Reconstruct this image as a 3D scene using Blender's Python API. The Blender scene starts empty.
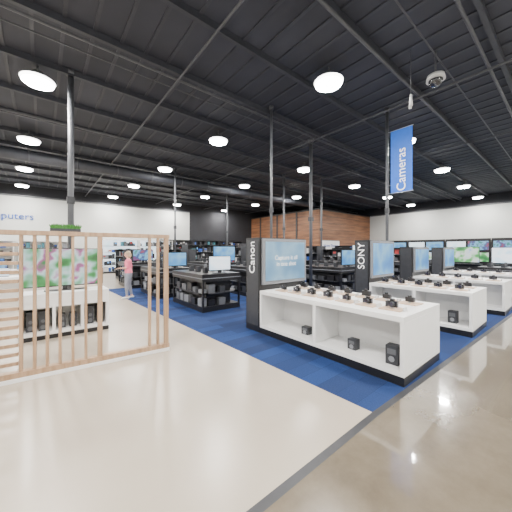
import bpy, math, random
from mathutils import Vector, Matrix
random.seed(7)
C = bpy.context.scene.collection
D = bpy.data

# ---------------------------------------------------------------- materials
M = {}
def mat(name, col, rough=0.5, metal=0.0, emit=None, estr=0.0, noise=0.0, nscale=8.0, coat=0.0, spec=0.5):
    m = D.materials.new(name); m.use_nodes = True
    nt = m.node_tree; b = nt.nodes['Principled BSDF']
    b.inputs['Base Color'].default_value = (*col, 1)
    b.inputs['Roughness'].default_value = rough
    b.inputs['Metallic'].default_value = metal
    b.inputs['Specular IOR Level'].default_value = spec
    if coat: b.inputs['Coat Weight'].default_value = coat; b.inputs['Coat Roughness'].default_value = 0.08
    if emit:
        b.inputs['Emission Color'].default_value = (*emit, 1); b.inputs['Emission Strength'].default_value = estr
    if noise > 0:
        tc = nt.nodes.new('ShaderNodeTexCoord'); n = nt.nodes.new('ShaderNodeTexNoise')
        n.inputs['Scale'].default_value = nscale; n.inputs['Detail'].default_value = 5
        r = nt.nodes.new('ShaderNodeValToRGB')
        r.color_ramp.elements[0].position = 0.3; r.color_ramp.elements[1].position = 0.7
        r.color_ramp.elements[0].color = (*[c*(1-noise) for c in col], 1)
        r.color_ramp.elements[1].color = (*[min(1, c*(1+noise)) for c in col], 1)
        nt.links.new(tc.outputs['Object'], n.inputs['Vector']); nt.links.new(n.outputs['Fac'], r.inputs['Fac'])
        nt.links.new(r.outputs['Color'], b.inputs['Base Color'])
    M[name] = m
    return m

def wood(name, c1, c2, vec=(1, 1, 1), scale=3.0, rough=0.5):
    m = D.materials.new(name); m.use_nodes = True
    nt = m.node_tree; b = nt.nodes['Principled BSDF']; b.inputs['Roughness'].default_value = rough
    tc = nt.nodes.new('ShaderNodeTexCoord'); mp = nt.nodes.new('ShaderNodeMapping')
    mp.inputs['Scale'].default_value = vec
    n = nt.nodes.new('ShaderNodeTexNoise'); n.inputs['Scale'].default_value = scale; n.inputs['Detail'].default_value = 6
    r = nt.nodes.new('ShaderNodeValToRGB')
    r.color_ramp.elements[0].position = 0.32; r.color_ramp.elements[1].position = 0.68
    r.color_ramp.elements[0].color = (*c1, 1); r.color_ramp.elements[1].color = (*c2, 1)
    nt.links.new(tc.outputs['Object'], mp.inputs['Vector']); nt.links.new(mp.outputs['Vector'], n.inputs['Vector'])
    nt.links.new(n.outputs['Fac'], r.inputs['Fac']); nt.links.new(r.outputs['Color'], b.inputs['Base Color'])
    M[name] = m
    return m

def screen(name, cols, scale=2.0, strength=1.2, vec=(1, 1, 1)):
    m = D.materials.new(name); m.use_nodes = True
    nt = m.node_tree; b = nt.nodes['Principled BSDF']
    b.inputs['Base Color'].default_value = (0.02, 0.02, 0.02, 1); b.inputs['Roughness'].default_value = 0.3
    tc = nt.nodes.new('ShaderNodeTexCoord'); mp = nt.nodes.new('ShaderNodeMapping'); mp.inputs['Scale'].default_value = vec
    n = nt.nodes.new('ShaderNodeTexNoise'); n.inputs['Scale'].default_value = scale; n.inputs['Detail'].default_value = 2
    r = nt.nodes.new('ShaderNodeValToRGB')
    e = r.color_ramp.elements
    k = len(cols)
    e[0].position = 0.35; e[0].color = (*cols[0], 1); e[1].position = 0.65; e[1].color = (*cols[-1], 1)
    for i in range(1, k-1):
        x = e.new(0.35+0.3*i/(k-1)); x.color = (*cols[i], 1)
    nt.links.new(tc.outputs['Object'], mp.inputs['Vector']); nt.links.new(mp.outputs['Vector'], n.inputs['Vector'])
    nt.links.new(n.outputs['Fac'], r.inputs['Fac']); nt.links.new(r.outputs['Color'], b.inputs['Emission Color'])
    b.inputs['Emission Strength'].default_value = strength
    M[name] = m
    return m

mat('white_laminate', (0.80, 0.80, 0.79), 0.35, noise=0.02)
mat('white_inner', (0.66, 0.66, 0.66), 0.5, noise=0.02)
mat('black_panel', (0.010, 0.010, 0.012), 0.35, noise=0.1)
mat('charcoal', (0.026, 0.028, 0.034), 0.5, noise=0.15)
mat('grey_frame', (0.20, 0.21, 0.23), 0.4, noise=0.05)
mat('midgrey', (0.09, 0.095, 0.105), 0.5, noise=0.1)
mat('wall_white', (0.58, 0.595, 0.57), 0.7, noise=0.02, nscale=1.5)
mat('wall_black', (0.022, 0.023, 0.028), 0.8, noise=0.15, nscale=1.5)
mat('ceiling_dark', (0.034, 0.037, 0.050), 0.7, noise=0.25, nscale=0.6)
mat('joist_dark', (0.036, 0.039, 0.050), 0.55, noise=0.1)
mat('conduit', (0.065, 0.068, 0.08), 0.5, noise=0.1)
mat('pole_grey', (0.075, 0.08, 0.09), 0.45, noise=0.08)
mat('lamp_lens', (0.9, 0.9, 0.9), 0.4, emit=(1.0, 0.98, 0.95), estr=110)
mat('lamp_reflector', (0.9, 0.9, 0.9), 0.4, emit=(1.0, 0.98, 0.95), estr=12)
mat('banner_blue', (0.0, 0.11, 0.58), 0.55, emit=(0.0, 0.12, 0.6), estr=0.12, noise=0.05)
mat('text_white', (0.9, 0.9, 0.9), 0.5, emit=(1, 1, 1), estr=0.3)
mat('text_blue', (0.03, 0.10, 0.40), 0.5)
mat('strip_dark', (0.03, 0.031, 0.035), 0.5, noise=0.1)
mat('prod_blue', (0.02, 0.08, 0.35), 0.4, noise=0.1)
mat('prod_red', (0.35, 0.03, 0.03), 0.4, noise=0.1)
mat('prod_teal', (0.05, 0.22, 0.28), 0.4, noise=0.1)
mat('prod_white', (0.6, 0.6, 0.6), 0.4, noise=0.05)
mat('price_tag', (0.6, 0.6, 0.6), 0.5)
mat('steel', (0.5, 0.5, 0.52), 0.3, metal=0.8)
mat('lens_glass', (0.01, 0.01, 0.03), 0.05, coat=1)
mat('leaf', (0.05, 0.22, 0.03), 0.5, noise=0.3, nscale=20)
mat('skin', (0.62, 0.36, 0.26), 0.5, noise=0.05)
mat('hair', (0.42, 0.31, 0.20), 0.6, noise=0.2, nscale=30)
mat('shirt_pink', (0.80, 0.16, 0.26), 0.7, noise=0.08)
mat('shorts', (0.24, 0.25, 0.30), 0.7, noise=0.1)
mat('shoe', (0.6, 0.6, 0.6), 0.5, noise=0.1)
mat('eye', (0.03, 0.02, 0.02), 0.2)
mat('lip', (0.5, 0.18, 0.16), 0.4)
mat('tan_tray', (0.55, 0.39, 0.27), 0.5, noise=0.08)
mat('dome_smoke', (0.02, 0.02, 0.025), 0.05, coat=1)
mat('plastic_white', (0.6, 0.6, 0.6), 0.4)
wood('slat_wood', (0.30, 0.185, 0.105), (0.45, 0.30, 0.185), (6, 6, 0.6), 3.0)
wood('panel_wood', (0.13, 0.055, 0.026), (0.30, 0.135, 0.062), (0.5, 0.5, 5), 1.2)
screen('screen_blue', [(0.04, 0.25, 0.65), (0.08, 0.38, 0.8), (0.25, 0.58, 0.9), (0.08, 0.38, 0.8)], 1.3, 1.25)
screen('screen_sky', [(0.14, 0.36, 0.60), (0.22, 0.48, 0.72), (0.36, 0.62, 0.82), (0.2, 0.45, 0.7)], 1.3, 1.15)
screen('screen_green', [(0.02, 0.16, 0.03), (0.05, 0.35, 0.08), (0.3, 0.6, 0.45), (0.7, 0.85, 0.85), (0.45, 0.08, 0.3), (0.03, 0.25, 0.06)], 2.6, 1.3)
screen('screen_white', [(0.5, 0.75, 0.95), (0.9, 0.95, 1), (0.6, 0.85, 0.95)], 2.0, 2.2)
screen('screen_mixed', [(0.3, 0.05, 0.1), (0.03, 0.08, 0.3), (0.2, 0.5, 0.75), (0.03, 0.25, 0.25)], 3.0, 1.4)
screen('screen_sport', [(0.02, 0.2, 0.05), (0.1, 0.45, 0.12), (0.8, 0.85, 0.8), (0.1, 0.3, 0.7)], 1.5, 1.6)

def floor_vinyl():
    m = D.materials.new('vinyl_cream'); m.use_nodes = True; nt = m.node_tree; b = nt.nodes['Principled BSDF']
    tc = nt.nodes.new('ShaderNodeTexCoord')
    n = nt.nodes.new('ShaderNodeTexNoise'); n.inputs['Scale'].default_value = 0.7; n.inputs['Detail'].default_value = 8
    r = nt.nodes.new('ShaderNodeValToRGB')
    r.color_ramp.elements[0].position = 0.3; r.color_ramp.elements[1].position = 0.75
    r.color_ramp.elements[0].color = (0.39, 0.335, 0.265, 1); r.color_ramp.elements[1].color = (0.46, 0.40, 0.325, 1)
    nt.links.new(tc.outputs['Object'], n.inputs['Vector']); nt.links.new(n.outputs['Fac'], r.inputs['Fac'])
    nt.links.new(r.outputs['Color'], b.inputs['Base Color'])
    b.inputs['Roughness'].default_value = 0.27
    M['vinyl_cream'] = m
floor_vinyl()
def floor_carpet():
    m = D.materials.new('carpet_blue'); m.use_nodes = True; nt = m.node_tree; b = nt.nodes['Principled BSDF']
    tc = nt.nodes.new('ShaderNodeTexCoord')
    br = nt.nodes.new('ShaderNodeTexBrick'); br.offset = 0.5
    br.inputs['Scale'].default_value = 1.0; br.inputs['Brick Width'].default_value = 1.0; br.inputs['Row Height'].default_value = 0.25
    br.inputs['Mortar Size'].default_value = 0.003
    br.inputs['Color1'].default_value = (0.016, 0.028, 0.080, 1); br.inputs['Color2'].default_value = (0.018, 0.045, 0.150, 1)
    br.inputs['Mortar'].default_value = (0.012, 0.024, 0.07, 1)
    n = nt.nodes.new('ShaderNodeTexNoise'); n.inputs['Scale'].default_value = 60; n.inputs['Detail'].default_value = 3
    mx = nt.nodes.new('ShaderNodeMixRGB'); mx.blend_type = 'OVERLAY'; mx.inputs['Fac'].default_value = 0.4
    nt.links.new(tc.outputs['Object'], br.inputs['Vector']); nt.links.new(tc.outputs['Object'], n.inputs['Vector'])
    nt.links.new(br.outputs['Color'], mx.inputs[1]); nt.links.new(n.outputs['Fac'], mx.inputs[2])
    nt.links.new(mx.outputs['Color'], b.inputs['Base Color'])
    b.inputs['Roughness'].default_value = 0.95; b.inputs['Specular IOR Level'].default_value = 0.15
    M['carpet_blue'] = m
floor_carpet()
def floor_conc():
    m = D.materials.new('concrete_polished'); m.use_nodes = True; nt = m.node_tree; b = nt.nodes['Principled BSDF']
    tc = nt.nodes.new('ShaderNodeTexCoord')
    n = nt.nodes.new('ShaderNodeTexNoise'); n.inputs['Scale'].default_value = 1.6; n.inputs['Detail'].default_value = 12; n.inputs['Roughness'].default_value = 0.65
    r = nt.nodes.new('ShaderNodeValToRGB')
    r.color_ramp.elements[0].position = 0.3; r.color_ramp.elements[1].position = 0.72
    r.color_ramp.elements[0].color = (0.115, 0.092, 0.062, 1); r.color_ramp.elements[1].color = (0.205, 0.170, 0.122, 1)
    nt.links.new(tc.outputs['Object'], n.inputs['Vector']); nt.links.new(n.outputs['Fac'], r.inputs['Fac'])
    nt.links.new(r.outputs['Color'], b.inputs['Base Color'])
    b.inputs['Roughness'].default_value = 0.2; b.inputs['Specular IOR Level'].default_value = 0.6
    b.inputs['Coat Weight'].default_value = 1.0; b.inputs['Coat Roughness'].default_value = 0.05; b.inputs['Coat IOR'].default_value = 1.85
    M['concrete_polished'] = m
floor_conc()

# ---------------------------------------------------------------- mesh builder
class MB:
    def __init__(s): s.v = []; s.f = []; s.m = []; s.sm = []; s.mats = []
    def mi(s, name):
        if name not in s.mats: s.mats.append(name)
        return s.mats.index(name)
    def box(s, x0, x1, y0, y1, z0, z1, m):
        b = len(s.v)
        s.v += [(x0,y0,z0),(x1,y0,z0),(x1,y1,z0),(x0,y1,z0),(x0,y0,z1),(x1,y0,z1),(x1,y1,z1),(x0,y1,z1)]
        for q in [(0,3,2,1),(4,5,6,7),(0,1,5,4),(1,2,6,5),(2,3,7,6),(3,0,4,7)]:
            s.f.append([b+i for i in q]); s.m.append(s.mi(m)); s.sm.append(False)
    def quad(s, pts, m):
        b = len(s.v); s.v += list(pts); s.f.append(list(range(b, b+len(pts)))); s.m.append(s.mi(m)); s.sm.append(False)
    def cyl(s, p0, p1, r0, r1, m, n=16):
        p0 = Vector(p0); p1 = Vector(p1); ax = (p1-p0).normalized()
        t = Vector((1,0,0)) if abs(ax.x) < 0.8 else Vector((0,1,0))
        u = ax.cross(t).normalized(); w = ax.cross(u)
        b = len(s.v)
        for p, r in ((p0, r0), (p1, r1)):
            for i in range(n):
                a = 2*math.pi*i/n; s.v.append(tuple(p+u*math.cos(a)*r+w*math.sin(a)*r))
        for i in range(n):
            j = (i+1) % n
            s.f.append([b+i, b+j, b+n+j, b+n+i]); s.m.append(s.mi(m)); s.sm.append(True)
        s.f.append([b+i for i in range(n)][::-1]); s.m.append(s.mi(m)); s.sm.append(False)
        s.f.append([b+n+i for i in range(n)]); s.m.append(s.mi(m)); s.sm.append(False)
    def ell(s, c, r, m, nu=16, nv=10, z0=-1.0, z1=1.0):
        b = len(s.v)
        for j in range(nv+1):
            ph = math.asin(z0)+(math.asin(z1)-math.asin(z0))*j/nv
            for i in range(nu):
                a = 2*math.pi*i/nu
                s.v.append((c[0]+r[0]*math.cos(ph)*math.cos(a), c[1]+r[1]*math.cos(ph)*math.sin(a), c[2]+r[2]*math.sin(ph)))
        for j in range(nv):
            for i in range(nu):
                k = (i+1) % nu
                s.f.append([b+j*nu+i, b+j*nu+k, b+(j+1)*nu+k, b+(j+1)*nu+i]); s.m.append(s.mi(m)); s.sm.append(True)
    def obj(s, name, loc=(0,0,0), rz=0.0, bevel=0.0, parent=None):
        me = D.meshes.new(name); me.from_pydata(s.v, [], s.f)
        for n in s.mats: me.materials.append(M[n])
        for p, i, sm in zip(me.polygons, s.m, s.sm): p.material_index = i; p.use_smooth = sm
        me.update()
        o = D.objects.new(name, me); C.objects.link(o); o.location = loc; o.rotation_euler = (0,0,rz)
        if bevel:
            b = o.modifiers.new('bevel', 'BEVEL'); b.width = bevel; b.segments = 2; b.limit_method = 'ANGLE'
        if parent: o.parent = parent
        return o

def empty(name, loc=(0,0,0), rz=0):
    e = D.objects.new(name, None); C.objects.link(e); e.location = loc; e.rotation_euler = (0,0,rz); e.empty_display_size = 0.2
    return e

def text(name, body, loc, rot, size, m, parent=None, align='CENTER', extr=0.004):
    cu = D.curves.new(name, 'FONT'); cu.body = body; cu.size = size; cu.extrude = extr
    cu.align_x = align; cu.align_y = 'CENTER'; cu.materials.append(M[m])
    o = D.objects.new(name, cu); C.objects.link(o); o.location = loc; o.rotation_euler = rot
    if parent: o.parent = parent
    return o
VERT = (Matrix.Rotation(-math.pi/2, 4, 'Z') @ Matrix.Rotation(math.pi/2, 4, 'X') @ Matrix.Rotation(math.pi/2, 4, 'Z')).to_euler()

# ---------------------------------------------------------------- room shell
XL, XR, YF, YB, H = -7.0, 25.0, -6.0, 21.5, 5.7
WT = 4.95
b = MB()
def sy(x): return 1.32 if x <= 2.6 else 1.32-0.035*(x-2.6)
b.quad([(XL,YF,0),(XR,YF,0),(XR,sy(XR)-0.07,0),(2.6,1.25,0),(XL,1.25,0)], 'concrete_polished')
b.quad([(XL,1.25,0),(2.6,1.25,0),(2.6,1.32,0),(XL,1.32,0)], 'strip_dark')
b.quad([(2.6,1.25,0),(XR,sy(XR)-0.07,0),(XR,sy(XR),0),(2.6,1.32,0)], 'strip_dark')
b.quad([(XL,1.32,0),(2.6,1.32,0),(2.06,12.5,0),(2.0,YB,0),(XL,YB,0)], 'vinyl_cream')
b.quad([(2.6,1.32,0),(XR,sy(XR),0),(XR,12.5,0),(2.06,12.5,0)], 'carpet_blue')
b.quad([(2.06,12.5,0),(XR,12.5,0),(XR,YB,0),(2.0,YB,0)], 'vinyl_cream')
b.obj('floor')
b = MB(); b.box(XL, XR, YF, YB, H, H+0.1, 'ceiling_dark'); b.obj('ceiling')
def wall(name, x0, x1, y0, y1):
    b = MB(); b.box(x0, x1, y0, y1, 0, WT, 'wall_white'); b.box(x0, x1, y0, y1, WT, H, 'wall_black'); b.obj(name)
wall('wall_left', XL, 10.0, YB, YB+0.2)
b = MB(); b.box(10.0, XR, YB, YB+0.2, 0, H, 'wall_black'); b.obj('wall_alcove')
wall('wall_right', XR, XR+0.2, YF, YB)
wall('wall_back', XL-0.2, XL, YF, YB)
wall('wall_front', XL, XR, YF-0.2, YF)
b = MB(); b.box(XL, 10.0, YB-0.05, YB, WT-0.04, WT+0.06, 'midgrey'); b.obj('trim_1')
b = MB(); b.box(XR-0.05, XR, YF, 12.8, WT-0.04, WT+0.06, 'midgrey'); b.obj('trim_2')
b = MB(); b.box(XL, XL+0.015, YF, YB, 0, 0.12, 'charcoal'); b.obj('baseboard_back')
b = MB(); b.box(XL, XR, YF, YF+0.015, 0, 0.12, 'charcoal'); b.obj('baseboard_front')
b = MB()
bx, by = 16.9, 12.9
b.box(bx, XR-0.02, by, YB-0.02, 0, WT-0.1, 'panel_wood')
b.box(bx-0.03, XR-0.02, by-0.03, YB-0.02, WT-0.1, WT, 'black_panel')
for k in range(1, 9):
    z = k*0.55
    b.box(bx-0.012, bx, by, YB-0.02, z-0.01, z+0.01, 'black_panel')
    b.box(bx, XR-0.05, by-0.012, by, z-0.01, z+0.01, 'black_panel')
for yy in (15.2, 17.6, 20.0):
    b.box(bx-0.04, bx, yy-0.09, yy+0.09, 0, WT-0.1, 'charcoal')
b.obj('wall_wood_feature')
b = MB(); b.box(17.2, 19.6, by-0.10, by-0.03, 1.6, 2.4, 'white_laminate'); b.box(17.15, 19.65, by-0.03, by-0.012, 1.55, 2.45, 'grey_frame')
sg = b.obj('wall_sign')
text('lettering', 'Home Theater', (18.4, by-0.11, 2.0), (math.pi/2, 0, 0), 0.33, 'text_blue', sg)

# ceiling structure
b = MB()
y = -5.2
while y < YB:
    b.box(XL, XR, y-0.04, y+0.04, H-0.13, H, 'joist_dark'); y += 1.55
b.obj('ceiling_joist')
b = MB()
x = XL+0.1
while x < XR:
    b.box(x-0.03, x+0.03, YF, YB, H-0.025, H, 'joist_dark'); x += 0.45
b.obj('ceiling_deck_rib')
b = MB()
for (yy, zz, r) in ((2.45, 5.42, 0.03), (1.15, 5.42, 0.03), (1.75, 5.46, 0.015), (5.6, 5.42, 0.025), (6.0, 5.46, 0.015), (9.7, 5.42, 0.04), (14.2, 5.42, 0.03)):
    b.cyl((XL, yy, zz), (XR, yy, zz), r, r, 'conduit', 8)
for xx in (2.3, 7.1, 11.4, 16.1, 20.5):
    b.cyl((xx, YF, 5.36), (xx, YB, 5.36), 0.025, 0.025, 'conduit', 8)
b.obj('ceiling_conduit')
b = MB()
b.cyl((XL, 13.1, 5.2), (16.5, 13.1, 5.2), 0.22, 0.22, 'joist_dark', 20)
x = XL+0.6
while x < 16.4:
    b.cyl((x, 13.1, 5.2), (x+0.05, 13.1, 5.2), 0.235, 0.235, 'conduit', 20); x += 1.5
b.obj('ventilation_duct')

# round high-bay lamps
lens_z = 5.25
for i in range(-1, 6):
    for j in range(-2, 5):
        Y0 = 3.2+4.2*j
        X = 0.2+4.66*i-0.065*(Y0-3.2)
        Y = Y0+0.05*X
        if X < XL+.5 or X > XR-.5 or Y > YB-.5 or Y < YF+.4: continue
        if X > bx-0.5 and Y > by-0.5: continue
        lb = MB()
        lb.cyl((0,0,0.08), (0,0,0.14), 0.31, 0.22, 'plastic_white', 28)
        lb.cyl((0,0,0.14), (0,0,0.26), 0.12, 0.10, 'midgrey', 20)
        lb.cyl((0,0,0.02), (0,0,0.08), 0.28, 0.31, 'lamp_reflector', 28)
        lb.cyl((0,0,0.0), (0,0,0.02), 0.25, 0.28, 'lamp_lens', 28)
        lb.cyl((0, 0, 0.26), (0, 0, H-lens_z-0.03), 0.015, 0.015, 'midgrey', 8)
        o = lb.obj('ceiling_lamp', (X, Y, lens_z))
        L = D.lights.new('lamp_light', 'AREA'); L.shape = 'DISK'; L.size = 0.48
        L.energy = 190; L.color = (1.0, 0.96, 0.91)
        lo = D.objects.new('lamp_light', L); C.objects.link(lo); lo.parent = o; lo.location = (0, 0, -0.012)

# poles
def pole(x, y, r, top=H-0.05):
    b = MB()
    b.cyl((0,0,0), (0,0,top), r, r, 'pole_grey', 14)
    b.cyl((0,0,0), (0,0,0.04), r*1.8, r*1.8, 'pole_grey', 14)
    b.cyl((0,0,top-0.05), (0,0,H), r*1.8, r*1.8, 'pole_grey', 14)
    b.box(-r*1.2, r*1.2, -r*1.2, r*1.2, 2.7, 2.85, 'charcoal')
    return b.obj('power_pole', (x, y, 0))
pole(0.50, 7.25, 0.06)
pole(5.00, 5.45, 0.035)
pole(7.67, 3.45, 0.04)
pole(7.6, 6.15, 0.06)
pole(4.9, 10.9, 0.04) if False else pole(5.1, 12.6, 0.045)
pole(9.0, 13.9, 0.05)
pole(11.9, 8.9, 0.05)
pole(10.0, 9.9, 0.05)

b = MB()
b.box(-0.006, 0.006, -0.62, -0.06, 3.25, 5.0, 'banner_blue')
b.cyl((0,-0.64,5.0), (0,0.0,5.0), 0.012, 0.012, 'steel', 8)
b.cyl((0,-0.64,3.25), (0,0.0,3.25), 0.012, 0.012, 'steel', 8)
bn = b.obj('hanging_banner', (7.67, 3.405, 0))
text('lettering', 'Cameras', (-0.012, -0.35, 3.87), VERT, 0.33, 'text_white', bn)

b = MB()
b.cyl((0,0,0.0), (0,0,0.10), 0.17, 0.15, 'plastic_white', 24)
b.ell((0,0,0.0), (0.13,0.13,0.13), 'dome_smoke', 20, 8, -1.0, 0.0)
b.cyl((0,0,0.10), (0,0,H-5.1), 0.02, 0.02, 'conduit', 8)
b.obj('security_dome_camera', (6.2, 1.82, 5.1))
b = MB()
b.cyl((0,0,0.25), (0,0,H-4.5), 0.008, 0.008, 'conduit', 6)
b.cyl((0,0,0.25), (0.05,0.03,0.0), 0.02, 0.03, 'plastic_white', 8)
b.cyl((0,0,0.25), (-0.06,-0.03,0.0), 0.02, 0.03, 'plastic_white', 8)
b.obj('hanging_cable_reel', (5.7, 2.1, 4.5))

text('wall_sign_lettering', 'Computers', (-0.4, YB-0.03, 3.70), (math.pi/2, 0, 0), 0.58, 'text_blue', None, 'RIGHT', 0.02)

# ---------------------------------------------------------------- slatted partition
b = MB()
W = 'slat_wood'
b.box(-3.0, 0.03, -0.05, 0.05, 1.84, 1.90, W)
b.box(-3.0, 0.03, -0.06, 0.06, 0.0, 0.05, 'white_laminate')
b.box(-3.0, 0.03, -0.05, 0.05, 0.05, 0.12, W)
for X in (-0.214, -0.082, .047, .182, .324, .474, 1.328, 1.455):
    lx = X-1.6
    b.box(lx-0.017, lx+0.017, -0.04, 0.04, 0.12, 1.84, W)
for X in (.645, 1.587):
    lx = X-1.6
    b.box(lx-0.03, lx+0.03, -0.045, 0.045, 0.12, 1.84, W)
z = 0.2
while z < 1.8:
    b.box(-3.0, -1.84, -0.02, 0.02, z, z+0.045, W); z += 0.115
b.box(-3.0, -2.95, -0.045, 0.045, 0.12, 1.84, W)
b.obj('slatted_partition', (1.6, 4.30, 0), -0.085, bevel=0.003)

b = MB()
b.box(-0.17, 0.17, -0.04, 0.04, 0, 0.04, 'charcoal')
for k in range(260):
    x = random.uniform(-0.16, 0.16); y = random.uniform(-0.035, 0.035)
    hh = random.uniform(0.03, 0.07); dx = random.uniform(-0.04, 0.04); dy = random.uniform(-0.03, 0.03); w = 0.006
    b.quad([(x-w, y, 0.038), (x+w, y, 0.038), (x+dx*0.6+w*0.8, y+dy*0.6, 0.04+hh*0.7), (x+dx, y+dy, 0.04+hh), (x+dx*0.6-w*0.8, y+dy*0.6, 0.04+hh*0.7)], 'leaf')
b.obj('grass_planter', (0.25, 4.415, 1.90), -0.085)

# ---------------------------------------------------------------- display counters
CH = 0.84
def counter(x0, y0, w, l, name='display_counter'):
    b = MB()
    Wm = 'white_laminate'
    b.box(0.0, w, 0.0, l, 0.0, 0.11, 'black_panel')
    b.box(0.0, w, 0, l, 0.11, 0.17, Wm)
    b.box(0.0, w, 0, l, CH-0.07, CH, Wm)
    b.box(0.0, w, 0, 0.05, 0.17, CH-0.07, Wm)
    b.box(0.0, w, l-0.05, l, 0.17, CH-0.07, Wm)
    b.box(0.0, w, l/2-0.03, l/2+0.03, 0.17, CH-0.07, Wm)
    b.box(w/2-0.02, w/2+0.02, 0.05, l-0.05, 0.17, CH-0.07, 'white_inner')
    return b.obj(name, (x0, y0, 0), bevel=0.004)

def endcap(x0, y0, w, dpt, brand, smat, h=1.90, cap=''):
    e = empty('video_display_endcap', (x0, y0, 0))
    b = MB(); b.box(0, w, 0.0, dpt, 0, h, 'black_panel')
    b.box(-0.006, 0, 0.03, dpt-0.03, 0.12, h-0.05, 'charcoal')
    b.obj('tower', bevel=0.008, parent=e)
    b = MB(); b.box(0.05, w-0.02, -0.05, 0.0, 0.95, h-0.02, 'grey_frame'); b.obj('bezel', bevel=0.006, parent=e)
    b = MB(); b.box(0.12, w-0.08, -0.056, -0.05, 1.02, h-0.08, smat); b.obj('screen', parent=e)
    if cap: text('caption', cap, (0.12+(w-0.2)/2, -0.06, 1.42), (math.pi/2,0,0), 0.13, 'text_white', e, extr=0.001)
    if brand: text('lettering', brand, (-0.012, dpt/2, 1.5), VERT, 0.25, 'text_white', e)

counter(3.36, 1.31, 1.28, 2.69); endcap(3.36, 4.01, 1.38, 0.44, 'Canon', 'screen_sky', cap='Capture it all\nin one shot')
counter(6.25, 1.24, 1.20, 2.00); endcap(6.25, 3.25, 1.30, 0.38, 'SONY', 'screen_blue')
counter(8.95, 1.14, 1.10, 2.10); endcap(8.95, 3.25, 1.30, 0.38, '', 'screen_blue', 1.75)
counter(11.9, 1.05, 1.20, 2.20); endcap(11.9, 3.26, 1.30, 0.38, '', 'screen_blue', 1.75)

def camera(x, y, z, rz, s=1.0):
    b = MB()
    b.box(-0.14, 0.14, -0.13, 0.13, 0, 0.014, 'tan_tray')
    b.cyl((0,0,0.014), (0,0,0.032), 0.03*s, 0.02*s, 'steel', 12)
    z0 = 0.032
    b.box(-0.07*s, 0.07*s, -0.028*s, 0.028*s, z0, z0+0.085*s, 'black_panel')
    b.box(-0.085*s, -0.05*s, -0.04*s, 0.028*s, z0, z0+0.08*s, 'charcoal')
    b.box(-0.025*s, 0.025*s, -0.03*s, 0.025*s, z0+0.085*s, z0+0.115*s, 'black_panel')
    b.cyl((0.01*s,-0.028*s,z0+0.045*s), (0.01*s,-0.09*s,z0+0.045*s), 0.036*s, 0.034*s, 'charcoal', 18)
    b.cyl((0.01*s,-0.09*s,z0+0.045*s), (0.01*s,-0.094*s,z0+0.045*s), 0.028*s, 0.028*s, 'lens_glass', 18)
    b.cyl((-0.05*s,0,z0+0.085*s), (-0.05*s,0,z0+0.097*s), 0.012*s, 0.012*s, 'steel', 10)
    b.box(0.145, 0.165, -0.05, 0.05, 0, 0.05, 'prod_white')
    b.obj('digital_camera', (x, y, z), rz, bevel=0.003)
for k in range(7):
    camera(3.72, 1.60+k*0.345, CH, -math.pi/2+random.uniform(-0.1, 0.1), random.uniform(0.75, 1.0))
    camera(4.30, 1.60+k*0.345, CH, math.pi/2+random.uniform(-0.1, 0.1), random.uniform(0.75, 1.0))
for k in range(5):
    camera(6.55, 1.5+k*0.37, CH, -math.pi/2+random.uniform(-0.1, 0.1), 0.95)
    camera(7.1, 1.5+k*0.37, CH, math.pi/2, 0.95)
    camera(9.25, 1.4+k*0.38, CH, -math.pi/2, 1.0)
    camera(12.2, 1.3+k*0.4, CH, -math.pi/2, 1.0)

def boxprod(x, y, z, w, d, h, m='charcoal', name='boxed_lens'):
    b = MB(); b.box(-d/2, d/2, -w/2, w/2, 0, h, m); b.box(-d/2-0.002, -d/2, -w*0.35, w*0.35, h*0.55, h*0.85, 'midgrey')
    b.cyl((-d/2-0.003,0,h*0.3), (-d/2,0,h*0.3), w*0.25, w*0.25, 'grey_frame', 14)
    b.obj(name, (x, y, z), random.uniform(-0.15, 0.15), bevel=0.004)
boxprod(3.62, 3.02, 0.171, 0.14, 0.12, 0.13)
boxprod(3.62, 2.12, 0.171, 0.13, 0.12, 0.15)
boxprod(3.56, 1.52, 0.171, 0.15, 0.14, 0.24)
boxprod(6.5, 2.9, 0.171, 0.15, 0.14, 0.22)
boxprod(6.5, 1.6, 0.171, 0.15, 0.14, 0.24)

# ---------------------------------------------------------------- TV demo counter behind partition
b = MB()
l = 1.40; dp = 0.6
b.box(0, l, 0, dp, 0, 0.08, 'black_panel'); b.box(0, l, 0, dp, 0.08, 0.14, 'white_laminate'); b.box(0, l, 0, dp, CH-0.26, CH, 'white_laminate')
b.box(0, l, dp-0.03, dp, 0.14, CH-0.26, 'white_laminate')
for xx in (0, l/3, 2*l/3-0.02, l-0.05): b.box(xx, xx+0.05, 0, dp-0.03, 0.14, CH-0.26, 'white_laminate')
for k in range(3):
    for q in (0.09, 0.27):
        xx = k*l/3+q; hh = 0.26 if (k+q) % 2 > 0.5 else 0.36
        b.box(xx, xx+0.12, 0.12, 0.3, 0.14, 0.14+hh, 'charcoal')
        b.cyl((xx+0.06, 0.12, 0.21), (xx+0.06, 0.115, 0.21), 0.042, 0.042, 'midgrey', 16)
        b.cyl((xx+0.06, 0.12, 0.32), (xx+0.06, 0.115, 0.32), 0.033, 0.033, 'midgrey', 16)
b.obj('speaker_display_counter', (-0.32, 6.2, 0), bevel=0.004)

def tv(x, y, z, w, rz, smat, name='television'):
    h = w*0.57
    b = MB()
    b.box(-w/2, w/2, -0.025, 0.025, 0.08, 0.08+h, 'black_panel')
    b.box(-w/2+0.015, w/2-0.015, -0.029, -0.025, 0.10, 0.065+h, smat)
    b.box(-0.04, 0.04, -0.02, 0.02, 0.015, 0.12, 'black_panel')
    b.box(-w*0.25, w*0.25, -0.09, 0.09, 0, 0.015, 'black_panel')
    b.obj(name, (x, y, z), rz)
tv(0.36, 6.6, CH+0.001, 1.34, 0.0, 'screen_green')

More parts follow.
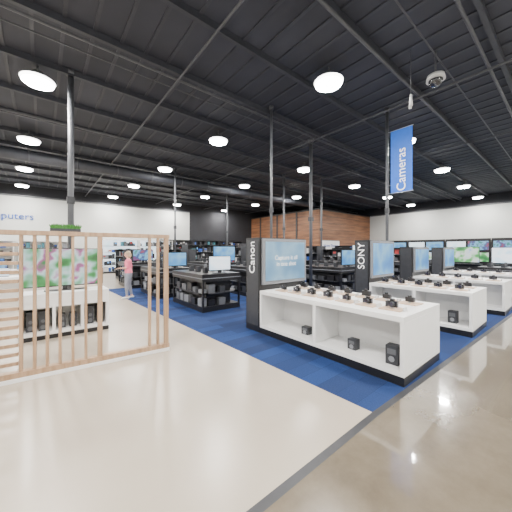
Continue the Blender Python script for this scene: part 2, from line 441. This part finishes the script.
# ---------------------------------------------------------------- fixtures
PC = ['black_panel']*4+['charcoal']*4+['midgrey']*4+['prod_white']*2+['prod_blue', 'grey_frame', 'grey_frame', 'prod_red', 'prod_teal']
def products(b, x0, x1, yc, z, hmax, dep, side, dens=0.85):
    x = x0+0.03
    while x < x1-0.12:
        w = random.uniform(0.08, 0.28)
        if x+w > x1-0.02: break
        if random.random() < dens:
            h = random.uniform(0.45, 0.9)*hmax; d = random.uniform(0.5, 0.9)*dep
            y0 = yc if side > 0 else yc-d
            b.box(x, x+w, y0, y0+d, z, z+h, random.choice(PC))
            if random.random() < 0.2:
                yy = y0+d+0.001 if side > 0 else y0-0.001
                b.box(x+w*0.15, x+w*0.85, min(yy, yy+side*0.003), max(yy, yy+side*0.003), z+h*0.5, z+h*0.9, random.choice(['price_tag', 'prod_blue', 'screen_blue', 'prod_red']))
        x += w+random.uniform(0.01, 0.08)

def gondola(x, y, l, h, rz=0.0, dep=0.42, name='shelving_gondola', both=True, frame='charcoal', dens=0.85, back='black_panel'):
    b = MB()
    b.box(-l/2, l/2, -dep, dep if both else 0.03, 0, 0.12, 'black_panel')
    b.box(-l/2, l/2, -0.02, 0.02, 0.12, h, back)
    for sx in (-l/2, l/2-0.04):
        b.box(sx, sx+0.04, -dep, dep if both else 0.03, 0.12, h, frame)
    n = max(1, int((h-0.12)/0.38)); gap = (h-0.12)/n
    for s in ((-1, 1) if both else (-1,)):
        for k in range(n+1):
            z = 0.12+k*gap
            y0, y1 = (-dep, -0.02) if s < 0 else (0.02, dep)
            b.box(-l/2+0.04, l/2-0.04, y0, y1, z-0.025, z, frame)
            if k < n:
                products(b, -l/2+0.05, l/2-0.05, -0.03 if s < 0 else 0.03, z, gap-0.06, dep-0.08, s, dens)
                yy = -dep-0.004 if s < 0 else dep
                b.box(-l/2+0.04, l/2-0.04, yy, yy+0.004, z-0.025, z+0.01, 'midgrey')
                q = -l/2+0.15
                while q < l/2-0.15:
                    b.box(q, q+0.05, yy-0.002 if s < 0 else yy+0.004, yy if s < 0 else yy+0.006, z-0.02, z+0.005, 'price_tag'); q += random.uniform(0.3, 0.6)
    return b.obj(name, (x, y, 0), rz)

R = -math.pi/2
def black_fixture(x0, y0, w, l, h=1.0, name='audio_display_stand'):
    b = MB()
    b.box(0, w, 0, l, 0, 0.14, 'black_panel')
    b.box(0.20, w-0.20, 0.20, l-0.20, 0.14, h-0.2, 'black_panel')
    for (xx, yy) in ((0,0), (w-0.05,0), (0,l-0.05), (w-0.05,l-0.05)):
        b.box(xx, xx+0.05, yy, yy+0.05, 0.14, h-0.2, 'black_panel')
    b.box(0, w, 0, 0.2, 0.46, 0.485, 'charcoal'); b.box(0, 0.2, 0, l, 0.46, 0.485, 'charcoal')
    b.box(0, w, l-0.2, l, 0.46, 0.485, 'charcoal'); b.box(w-0.2, w, 0, l, 0.46, 0.485, 'charcoal')
    for z in (0.14, 0.485):
        q = 0.1
        while q < l-0.35:
            ww = random.uniform(0.15, 0.3)
            b.box(0.03, 0.18, q, q+ww, z, z+random.uniform(0.1, 0.24), random.choice(['charcoal', 'midgrey', 'charcoal', 'grey_frame', 'black_panel'])); q += ww+random.uniform(0.05, 0.2)
        q = 0.2
        while q < w-0.4:
            ww = random.uniform(0.15, 0.25)
            b.box(q, q+ww, 0.03, 0.18, z, z+random.uniform(0.1, 0.24), random.choice(['charcoal', 'midgrey', 'charcoal', 'grey_frame', 'black_panel'])); q += ww+random.uniform(0.05, 0.15)
    b.box(-0.01, w+0.01, -0.01, l+0.01, h-0.2, h, 'black_panel')
    b.box(-0.014, w+0.014, -0.014, -0.01, h-0.12, h-0.10, 'grey_frame')
    b.box(-0.014, -0.01, -0.014, l+0.014, h-0.12, h-0.10, 'grey_frame')
    for k in range(int(l/0.5)):
        yy = 0.45+k*0.45
        if yy > l-0.3: break
        b.box(w*0.25, w*0.25+0.12, yy, yy+0.12, h, h+0.16, 'charcoal')
        b.cyl((w*0.7, yy+0.05, h), (w*0.7, yy+0.05, h+0.2), 0.05, 0.045, 'midgrey', 12)
    b.obj(name, (x0, y0, 0), bevel=0.003)

def monitor_island(x0, y0, w, l, h, scr, tw=0.85, face=0.0):
    black_fixture(x0, y0, w, l, h)
    tv(x0+w/2, y0+0.14, h+0.001, min(tw, w*0.9), face, scr)
monitor_island(3.25, 6.2, 1.2, 2.0, 1.0, 'screen_white', 0.7)
monitor_island(3.05, 8.9, 1.2, 2.1, 1.0, 'screen_blue')
monitor_island(2.85, 12.0, 1.2, 2.0, 1.1, 'screen_mixed')
monitor_island(5.6, 6.6, 1.3, 2.2, 1.05, 'screen_mixed', 1.1)
monitor_island(5.5, 9.6, 1.3, 2.4, 1.1, 'screen_blue', 1.1)
monitor_island(8.4, 5.4, 1.4, 2.0, 1.0, 'screen_blue', 1.0)
monitor_island(10.6, 6.2, 1.4, 2.2, 1.1, 'screen_white', 1.2)
monitor_island(14.9, 4.2, 1.4, 2.4, 1.0, 'screen_blue', 1.2)
monitor_island(14.9, 0.6, 1.4, 2.2, 0.9, 'screen_mixed', 1.0)
for (x, y, l, h, rz) in (
    (3.75, 16.2, 1.9, 1.7, R), (6.1, 14.2, 2.0, 1.7, R),
    (8.2, 9.1, 2.4, 1.6, R), (8.4, 12.2, 2.4, 1.8, R), (10.9, 12.0, 2.6, 1.9, R),
    (13.2, 8.2, 2.6, 1.7, R), (13.4, 11.2, 2.4, 1.9, R), (15.6, 9.2, 2.6, 1.8, R),
    (18.0, 8.0, 2.6, 1.8, R), (18.6, 11.1, 2.4, 2.0, R),
    (12.2, 14.9, 2.6, 2.1, 0), (8.6, 16.4, 2.6, 2.0, 0)):
    gondola(x, y, l, h, rz)
for k in range(6):
    y = -3.0+k*2.75
    b = MB(); L = 2.7
    b.box(-L/2, L/2, -0.02, 0.12, 0, 2.5, 'black_panel')
    b.box(-L/2, L/2, -0.45, -0.02, 0, 0.10, 'black_panel'); b.box(-L/2, L/2, -0.45, -0.02, 0.42, 0.46, 'charcoal')
    b.box(-L/2, -L/2+0.04, -0.45, -0.02, 0.10, 0.42, 'charcoal'); b.box(L/2-0.04, L/2, -0.45, -0.02, 0.10, 0.42, 'charcoal')
    products(b, -L/2+0.05, L/2-0.05, -0.04, 0.10, 0.28, 0.36, -1)
    products(b, -L/2+0.05, L/2-0.05, -0.04, 0.46, 0.22, 0.36, -1, 0.5)
    ss = ['screen_blue', 'screen_blue', 'screen_sport', 'screen_white', 'screen_mixed', 'screen_green']
    for zz in (0.78, 1.62):
        for xx in (-0.66, 0.66):
            w = 1.22; h = 0.70
            b.box(xx-w/2, xx+w/2, -0.07, -0.02, zz, zz+h, 'charcoal')
            b.box(xx-w/2+0.02, xx+w/2-0.02, -0.075, -0.07, zz+0.03, zz+h-0.02, random.choice(ss))
    b.obj('television_wall_display', (24.8, y, 0), R)
for k in range(3):
    gondola(8.6+k*2.7, YB-0.1, 2.6, 2.5, 0, 0.5, 'wall_shelving', both=False)
for k in range(2):
    gondola(4.4+k*2.6, YB-0.1, 2.55, 2.4, 0, 0.5, 'laptop_wall_shelving', both=False, frame='white_laminate', dens=0.8, back='screen_white')
for k in range(2):
    gondola(0.2+k*-2.8, YB-0.1, 2.6, 2.2, 0, 0.5, 'laptop_wall_shelving', both=False, frame='white_laminate', back='white_laminate')
def media_stand(x, y, l, smat, w):
    b = MB()
    b.box(-l/2, l/2, -0.25, 0.25, 0.0, 0.08, 'black_panel'); b.box(-l/2, l/2, -0.25, 0.25, 0.75, 0.8, 'black_panel')
    b.box(-l/2, -l/2+0.05, -0.25, 0.25, 0.08, 0.75, 'charcoal'); b.box(l/2-0.05, l/2, -0.25, 0.25, 0.08, 0.75, 'charcoal')
    b.box(-l/2, l/2, 0.2, 0.22, 0.08, 0.75, 'charcoal'); b.box(-l/2+.05, l/2-.05, -0.22, 0.2, 0.4, 0.43, 'charcoal')
    b.obj('media_stand', (x, y, 0), R)
    tv(x, y, 0.801, w, R, smat)
media_stand(20.6, 4.6, 1.9, 'screen_sport', 1.7)
media_stand(20.6, 2.4, 1.9, 'screen_white', 1.6)
media_stand(21.0, 7.4, 1.9, 'screen_blue', 1.6)
media_stand(20.4, 0.2, 1.9, 'screen_mixed', 1.6)
def table(x, y, l, w, h=0.9):
    b = MB()
    b.box(-l/2, l/2, -w/2, w/2, h-0.06, h, 'white_laminate')
    for sx in (-1, 1):
        b.box(sx*(l/2-0.04)-0.04, sx*(l/2-0.04)+0.04, -w/2, w/2, 0, h-0.06, 'white_laminate')
    b.box(-l/2+0.08, l/2-0.08, -0.02, 0.02, 0.2, h-0.06, 'white_laminate')
    b.obj('laptop_table', (x, y, 0), bevel=0.004)
    q = -l/2+0.3
    while q < l/2-0.2:
        c = MB()
        c.box(-0.16, 0.16, -0.11, 0.11, 0, 0.015, 'midgrey')
        c.quad([(-0.16, 0.11, 0.015), (0.16, 0.11, 0.015), (0.16, 0.17, 0.22), (-0.16, 0.17, 0.22)], random.choice(['screen_blue', 'screen_white', 'screen_mixed']))
        c.quad([(-0.16, 0.115, 0.012), (-0.16, 0.175, 0.22), (0.16, 0.175, 0.22), (0.16, 0.115, 0.012)], 'midgrey')
        c.obj('laptop', (x+q, y, h)); q += 0.6
table(-0.6, 10.2, 2.4, 0.9); table(-0.8, 13.6, 2.6, 0.9); table(0.6, 16.8, 2.6, 0.9); table(-2.6, 17.0, 2.4, 0.9)

# ---------------------------------------------------------------- person
def tube(pts, n=16):
    P = [Vector(p[0]) for p in pts]; R = [(p[1] if isinstance(p[1], tuple) else (p[1], p[1])) for p in pts]
    d0 = (P[0]-P[1]).normalized(); d1 = (P[-1]-P[-2]).normalized()
    r0 = min(R[0]); r1 = min(R[-1])
    seq = [(P[0]+d0*r0*0.95, tuple(x*0.3 for x in R[0])), (P[0]+d0*r0*0.7, tuple(x*0.72 for x in R[0]))]
    seq += list(zip(P, R))
    seq += [(P[-1]+d1*r1*0.7, tuple(x*0.72 for x in R[-1])), (P[-1]+d1*r1*0.95, tuple(x*0.3 for x in R[-1]))]
    V = []; F = []
    for k, (p, r) in enumerate(seq):
        a = seq[max(0, k-1)][0]; c = seq[min(len(seq)-1, k+1)][0]
        t = (c-a).normalized()
        ref = Vector((1,0,0)) if abs(t.x) < 0.85 else Vector((0,0,1))
        y = t.cross(ref).normalized(); x = y.cross(t).normalized()
        for i in range(n):
            an = 2*math.pi*i/n; V.append(tuple(p+x*math.cos(an)*r[0]+y*math.sin(an)*r[1]))
    m = len(seq)
    for k in range(m-1):
        for i in range(n):
            j = (i+1) % n
            F.append([k*n+i, k*n+j, (k+1)*n+j, (k+1)*n+i])
    F.append(list(range(n))[::-1]); F.append([(m-1)*n+i for i in range(n)])
    vol = 0
    for f in F:
        a = Vector(V[f[0]])
        for q in range(1, len(f)-1): vol += a.dot(Vector(V[f[q]]).cross(Vector(V[f[q+1]])))
    if vol < 0: F = [f[::-1] for f in F]
    return V, F
def ellv(c, r, nu=20, nv=14):
    b = MB(); b.ell(c, r, 'skin', nu, nv); return b.v, b.f
def person(loc, rz):
    V = []; F = []
    def add(vf):
        n = len(V); V.extend(vf[0]); F.extend([[n+i for i in f] for f in vf[1]])
    hipL = (0.0, 0.085, 0.86); hipR = (0.0, -0.085, 0.86)
    kL = (0.04, 0.095, 0.47); kR = (-0.01, -0.095, 0.47)
    aL = (0.02, 0.10, 0.09); aR = (-0.09, -0.10, 0.09)
    sL = (0.0, 0.165, 1.31); sR = (0.0, -0.165, 1.31)
    eL = (0.0, 0.225, 1.06); eR = (-0.04, -0.235, 1.06)
    wL = (0.22, 0.18, 1.05); wR = (0.07, -0.24, 0.85)
    add(tube([((0,0,0.82),(0.105,0.16)), ((-0.01,0,0.90),(0.12,0.172)), ((0,0,1.02),(0.10,0.145)), ((0.005,0,1.12),(0.10,0.14)), ((0.01,0,1.22),(0.115,0.155)), ((0,0,1.30),(0.095,0.165)), ((0,0,1.345),(0.06,0.10)), ((0.0,0,1.37),(0.05,0.055))], 28))
    add(tube([((0,0,1.33),0.05), ((0.01,0,1.40),0.047), ((0.02,0,1.46),0.048)]))
    for s, e, w in ((sL,eL,wL),(sR,eR,wR)):
        S = Vector(s); E = Vector(e); Wv = Vector(w)
        add(tube([(tuple(S*0.8+Vector((0,0,1.30))*0.2), 0.055), (s,0.058), (tuple(S.lerp(E,0.5)),0.05), (e,0.040)]))
        add(tube([(e,0.040), (tuple(E.lerp(Wv,0.35)),0.040), (w,0.024)]))
    for h, k, a in ((hipL,kL,aL),(hipR,kR,aR)):
        Hh = Vector(h); K = Vector(k); A = Vector(a)
        add(tube([(h,(0.098,0.088)), (tuple(Hh.lerp(K,0.5)),0.078), (k,0.056)]))
        add(tube([(k,0.056), (tuple(K.lerp(A,0.35)),(0.057,0.052)), (tuple(K.lerp(A,0.8)),0.038), (a,0.036)]))
        add(tube([((A.x-0.045,A.y,0.045),(0.036,0.034)), ((A.x+0.05,A.y,0.045),(0.036,0.040)), ((A.x+0.14,A.y+math.copysign(0.01,A.y),0.035),(0.026,0.040))]))
    add(ellv((0.03, 0, 1.505), (0.088, 0.072, 0.105), 24, 18)); add(ellv((0.05, 0, 1.455), (0.055, 0.052, 0.06)))
    add(ellv((0.118, 0, 1.488), (0.018, 0.012, 0.02)))
    for s in (-1, 1): add(ellv((0.02, s*0.072, 1.495), (0.018, 0.010, 0.028)))
    add(ellv((0.11, 0, 1.448), (0.012, 0.024, 0.008)))
    for (w, e) in ((wL, eL), (wR, eR)):
        w = Vector(w); d = (w-Vector(e)).normalized(); side = Vector((0,0,1)).cross(d).normalized()
        up = d.cross(side); sg = 1 if w.y > 0 else -1
        if abs(up.z) < 0.8: side, up = up, side
        for k in range(4):
            off = (k-1.5)*0.019
            add(tube([(tuple(w+side*off*0.5), 0.014), (tuple(w+d*0.04+side*off), 0.014), (tuple(w+d*0.08+side*off), 0.0115)], 10))
        for k, ln in enumerate((0.066, 0.075, 0.07, 0.055)):
            off = (k-1.5)*0.021
            p0 = w+d*0.075+side*off; p1 = p0+d*ln*0.5+side*off*0.1-up*0.006; p2 = p1+d*ln*0.45-up*0.018
            add(tube([(tuple(p0), 0.0095), (tuple(p1), 0.0088), (tuple(p2), 0.0078)], 10))
        sd = -side*sg
        p0 = w+d*0.02+sd*0.02; p1 = p0+sd*0.032+d*0.025; p2 = p1+d*0.032
        add(tube([(tuple(p0), 0.012), (tuple(p1), 0.0105), (tuple(p2), 0.009)], 10))
    me = D.meshes.new('tmpb'); me.from_pydata(V, [], F); o = D.objects.new('tmpb', me); C.objects.link(o)
    rm = o.modifiers.new('r', 'REMESH'); rm.mode = 'VOXEL'; rm.voxel_size = 0.0055
    sm = o.modifiers.new('sm', 'SMOOTH'); sm.factor = 0.5; sm.iterations = 3
    bpy.context.view_layer.update()
    dg = bpy.context.evaluated_depsgraph_get(); m2 = D.meshes.new_from_object(o.evaluated_get(dg)); D.objects.remove(o)
    m2.name = 'body'; m2.materials.clear()
    for n in ('skin', 'shirt_pink', 'shorts', 'shoe', 'lip'): m2.materials.append(M[n])
    def seg(p, a, c):
        a = Vector(a); c = Vector(c); t = max(0, min(1, (p-a).dot(c-a)/(c-a).length_squared)); return (p-(a+(c-a)*t)).length
    arms = ((eL,wL),(eR,wR))
    uarms = ((sL,eL),(sR,eR))
    for p in m2.polygons:
        p.use_smooth = True; c = p.center
        df = min(seg(c, a, q) for a, q in arms); du = min(seg(c, a, q) for a, q in uarms)
        dh = min((c-Vector(wL)).length, (c-Vector(wR)).length)
        if c.z < 0.075: mi = 3
        elif c.z < 0.13: mi = 0
        elif dh < 0.19 and df < 0.2 and (abs(c.y) > 0.185 or c.x > 0.13): mi = 0
        elif df < 0.055 and df < du and abs(c.y) > 0.17: mi = 0
        elif c.z < 0.88: mi = 2
        elif c.z < 1.36: mi = 1
        else: mi = 0
        if abs(c.z-1.448) < 0.008 and c.x > 0.105 and abs(c.y) < 0.024: mi = 4
        p.material_index = mi
    e = empty('person', loc, rz)
    bo = D.objects.new('body', m2); C.objects.link(bo); bo.parent = e
    zmin = min(v.co.z for v in m2.vertices); bo.location.z = -zmin
    hb = MB()
    hb.ell((0.002, 0, 1.535), (0.096, 0.084, 0.092), 'hair', 24, 14)
    hb.ell((-0.03, 0, 1.48), (0.07, 0.079, 0.10), 'hair', 20, 12)
    hb.obj('hair', (0,0,-zmin), parent=e)
    for s in (-1, 1):
        k = MB(); k.ell((0.106, s*0.03, 1.508), (0.008, 0.012, 0.007), 'eye', 10, 8); k.obj('eye', (0,0,-zmin), parent=e)
person((2.28, 9.7, 0), math.radians(155))

# ---------------------------------------------------------------- world + camera
w = D.worlds.new('world'); bpy.context.scene.world = w; w.use_nodes = True
w.node_tree.nodes['Background'].inputs[0].default_value = (0.5, 0.55, 0.6, 1); w.node_tree.nodes['Background'].inputs[1].default_value = 0.3
cd = D.cameras.new('camera'); cam = D.objects.new('camera', cd); C.objects.link(cam)
cd.lens = 262/512*36; cd.sensor_width = 36; cd.shift_y = -6/512; cd.clip_end = 200; cd.clip_start = 0.05
cam.location = (0, 0, 1.65); cam.rotation_euler = (math.pi/2, 0, math.radians(-39.2))
bpy.context.scene.camera = cam
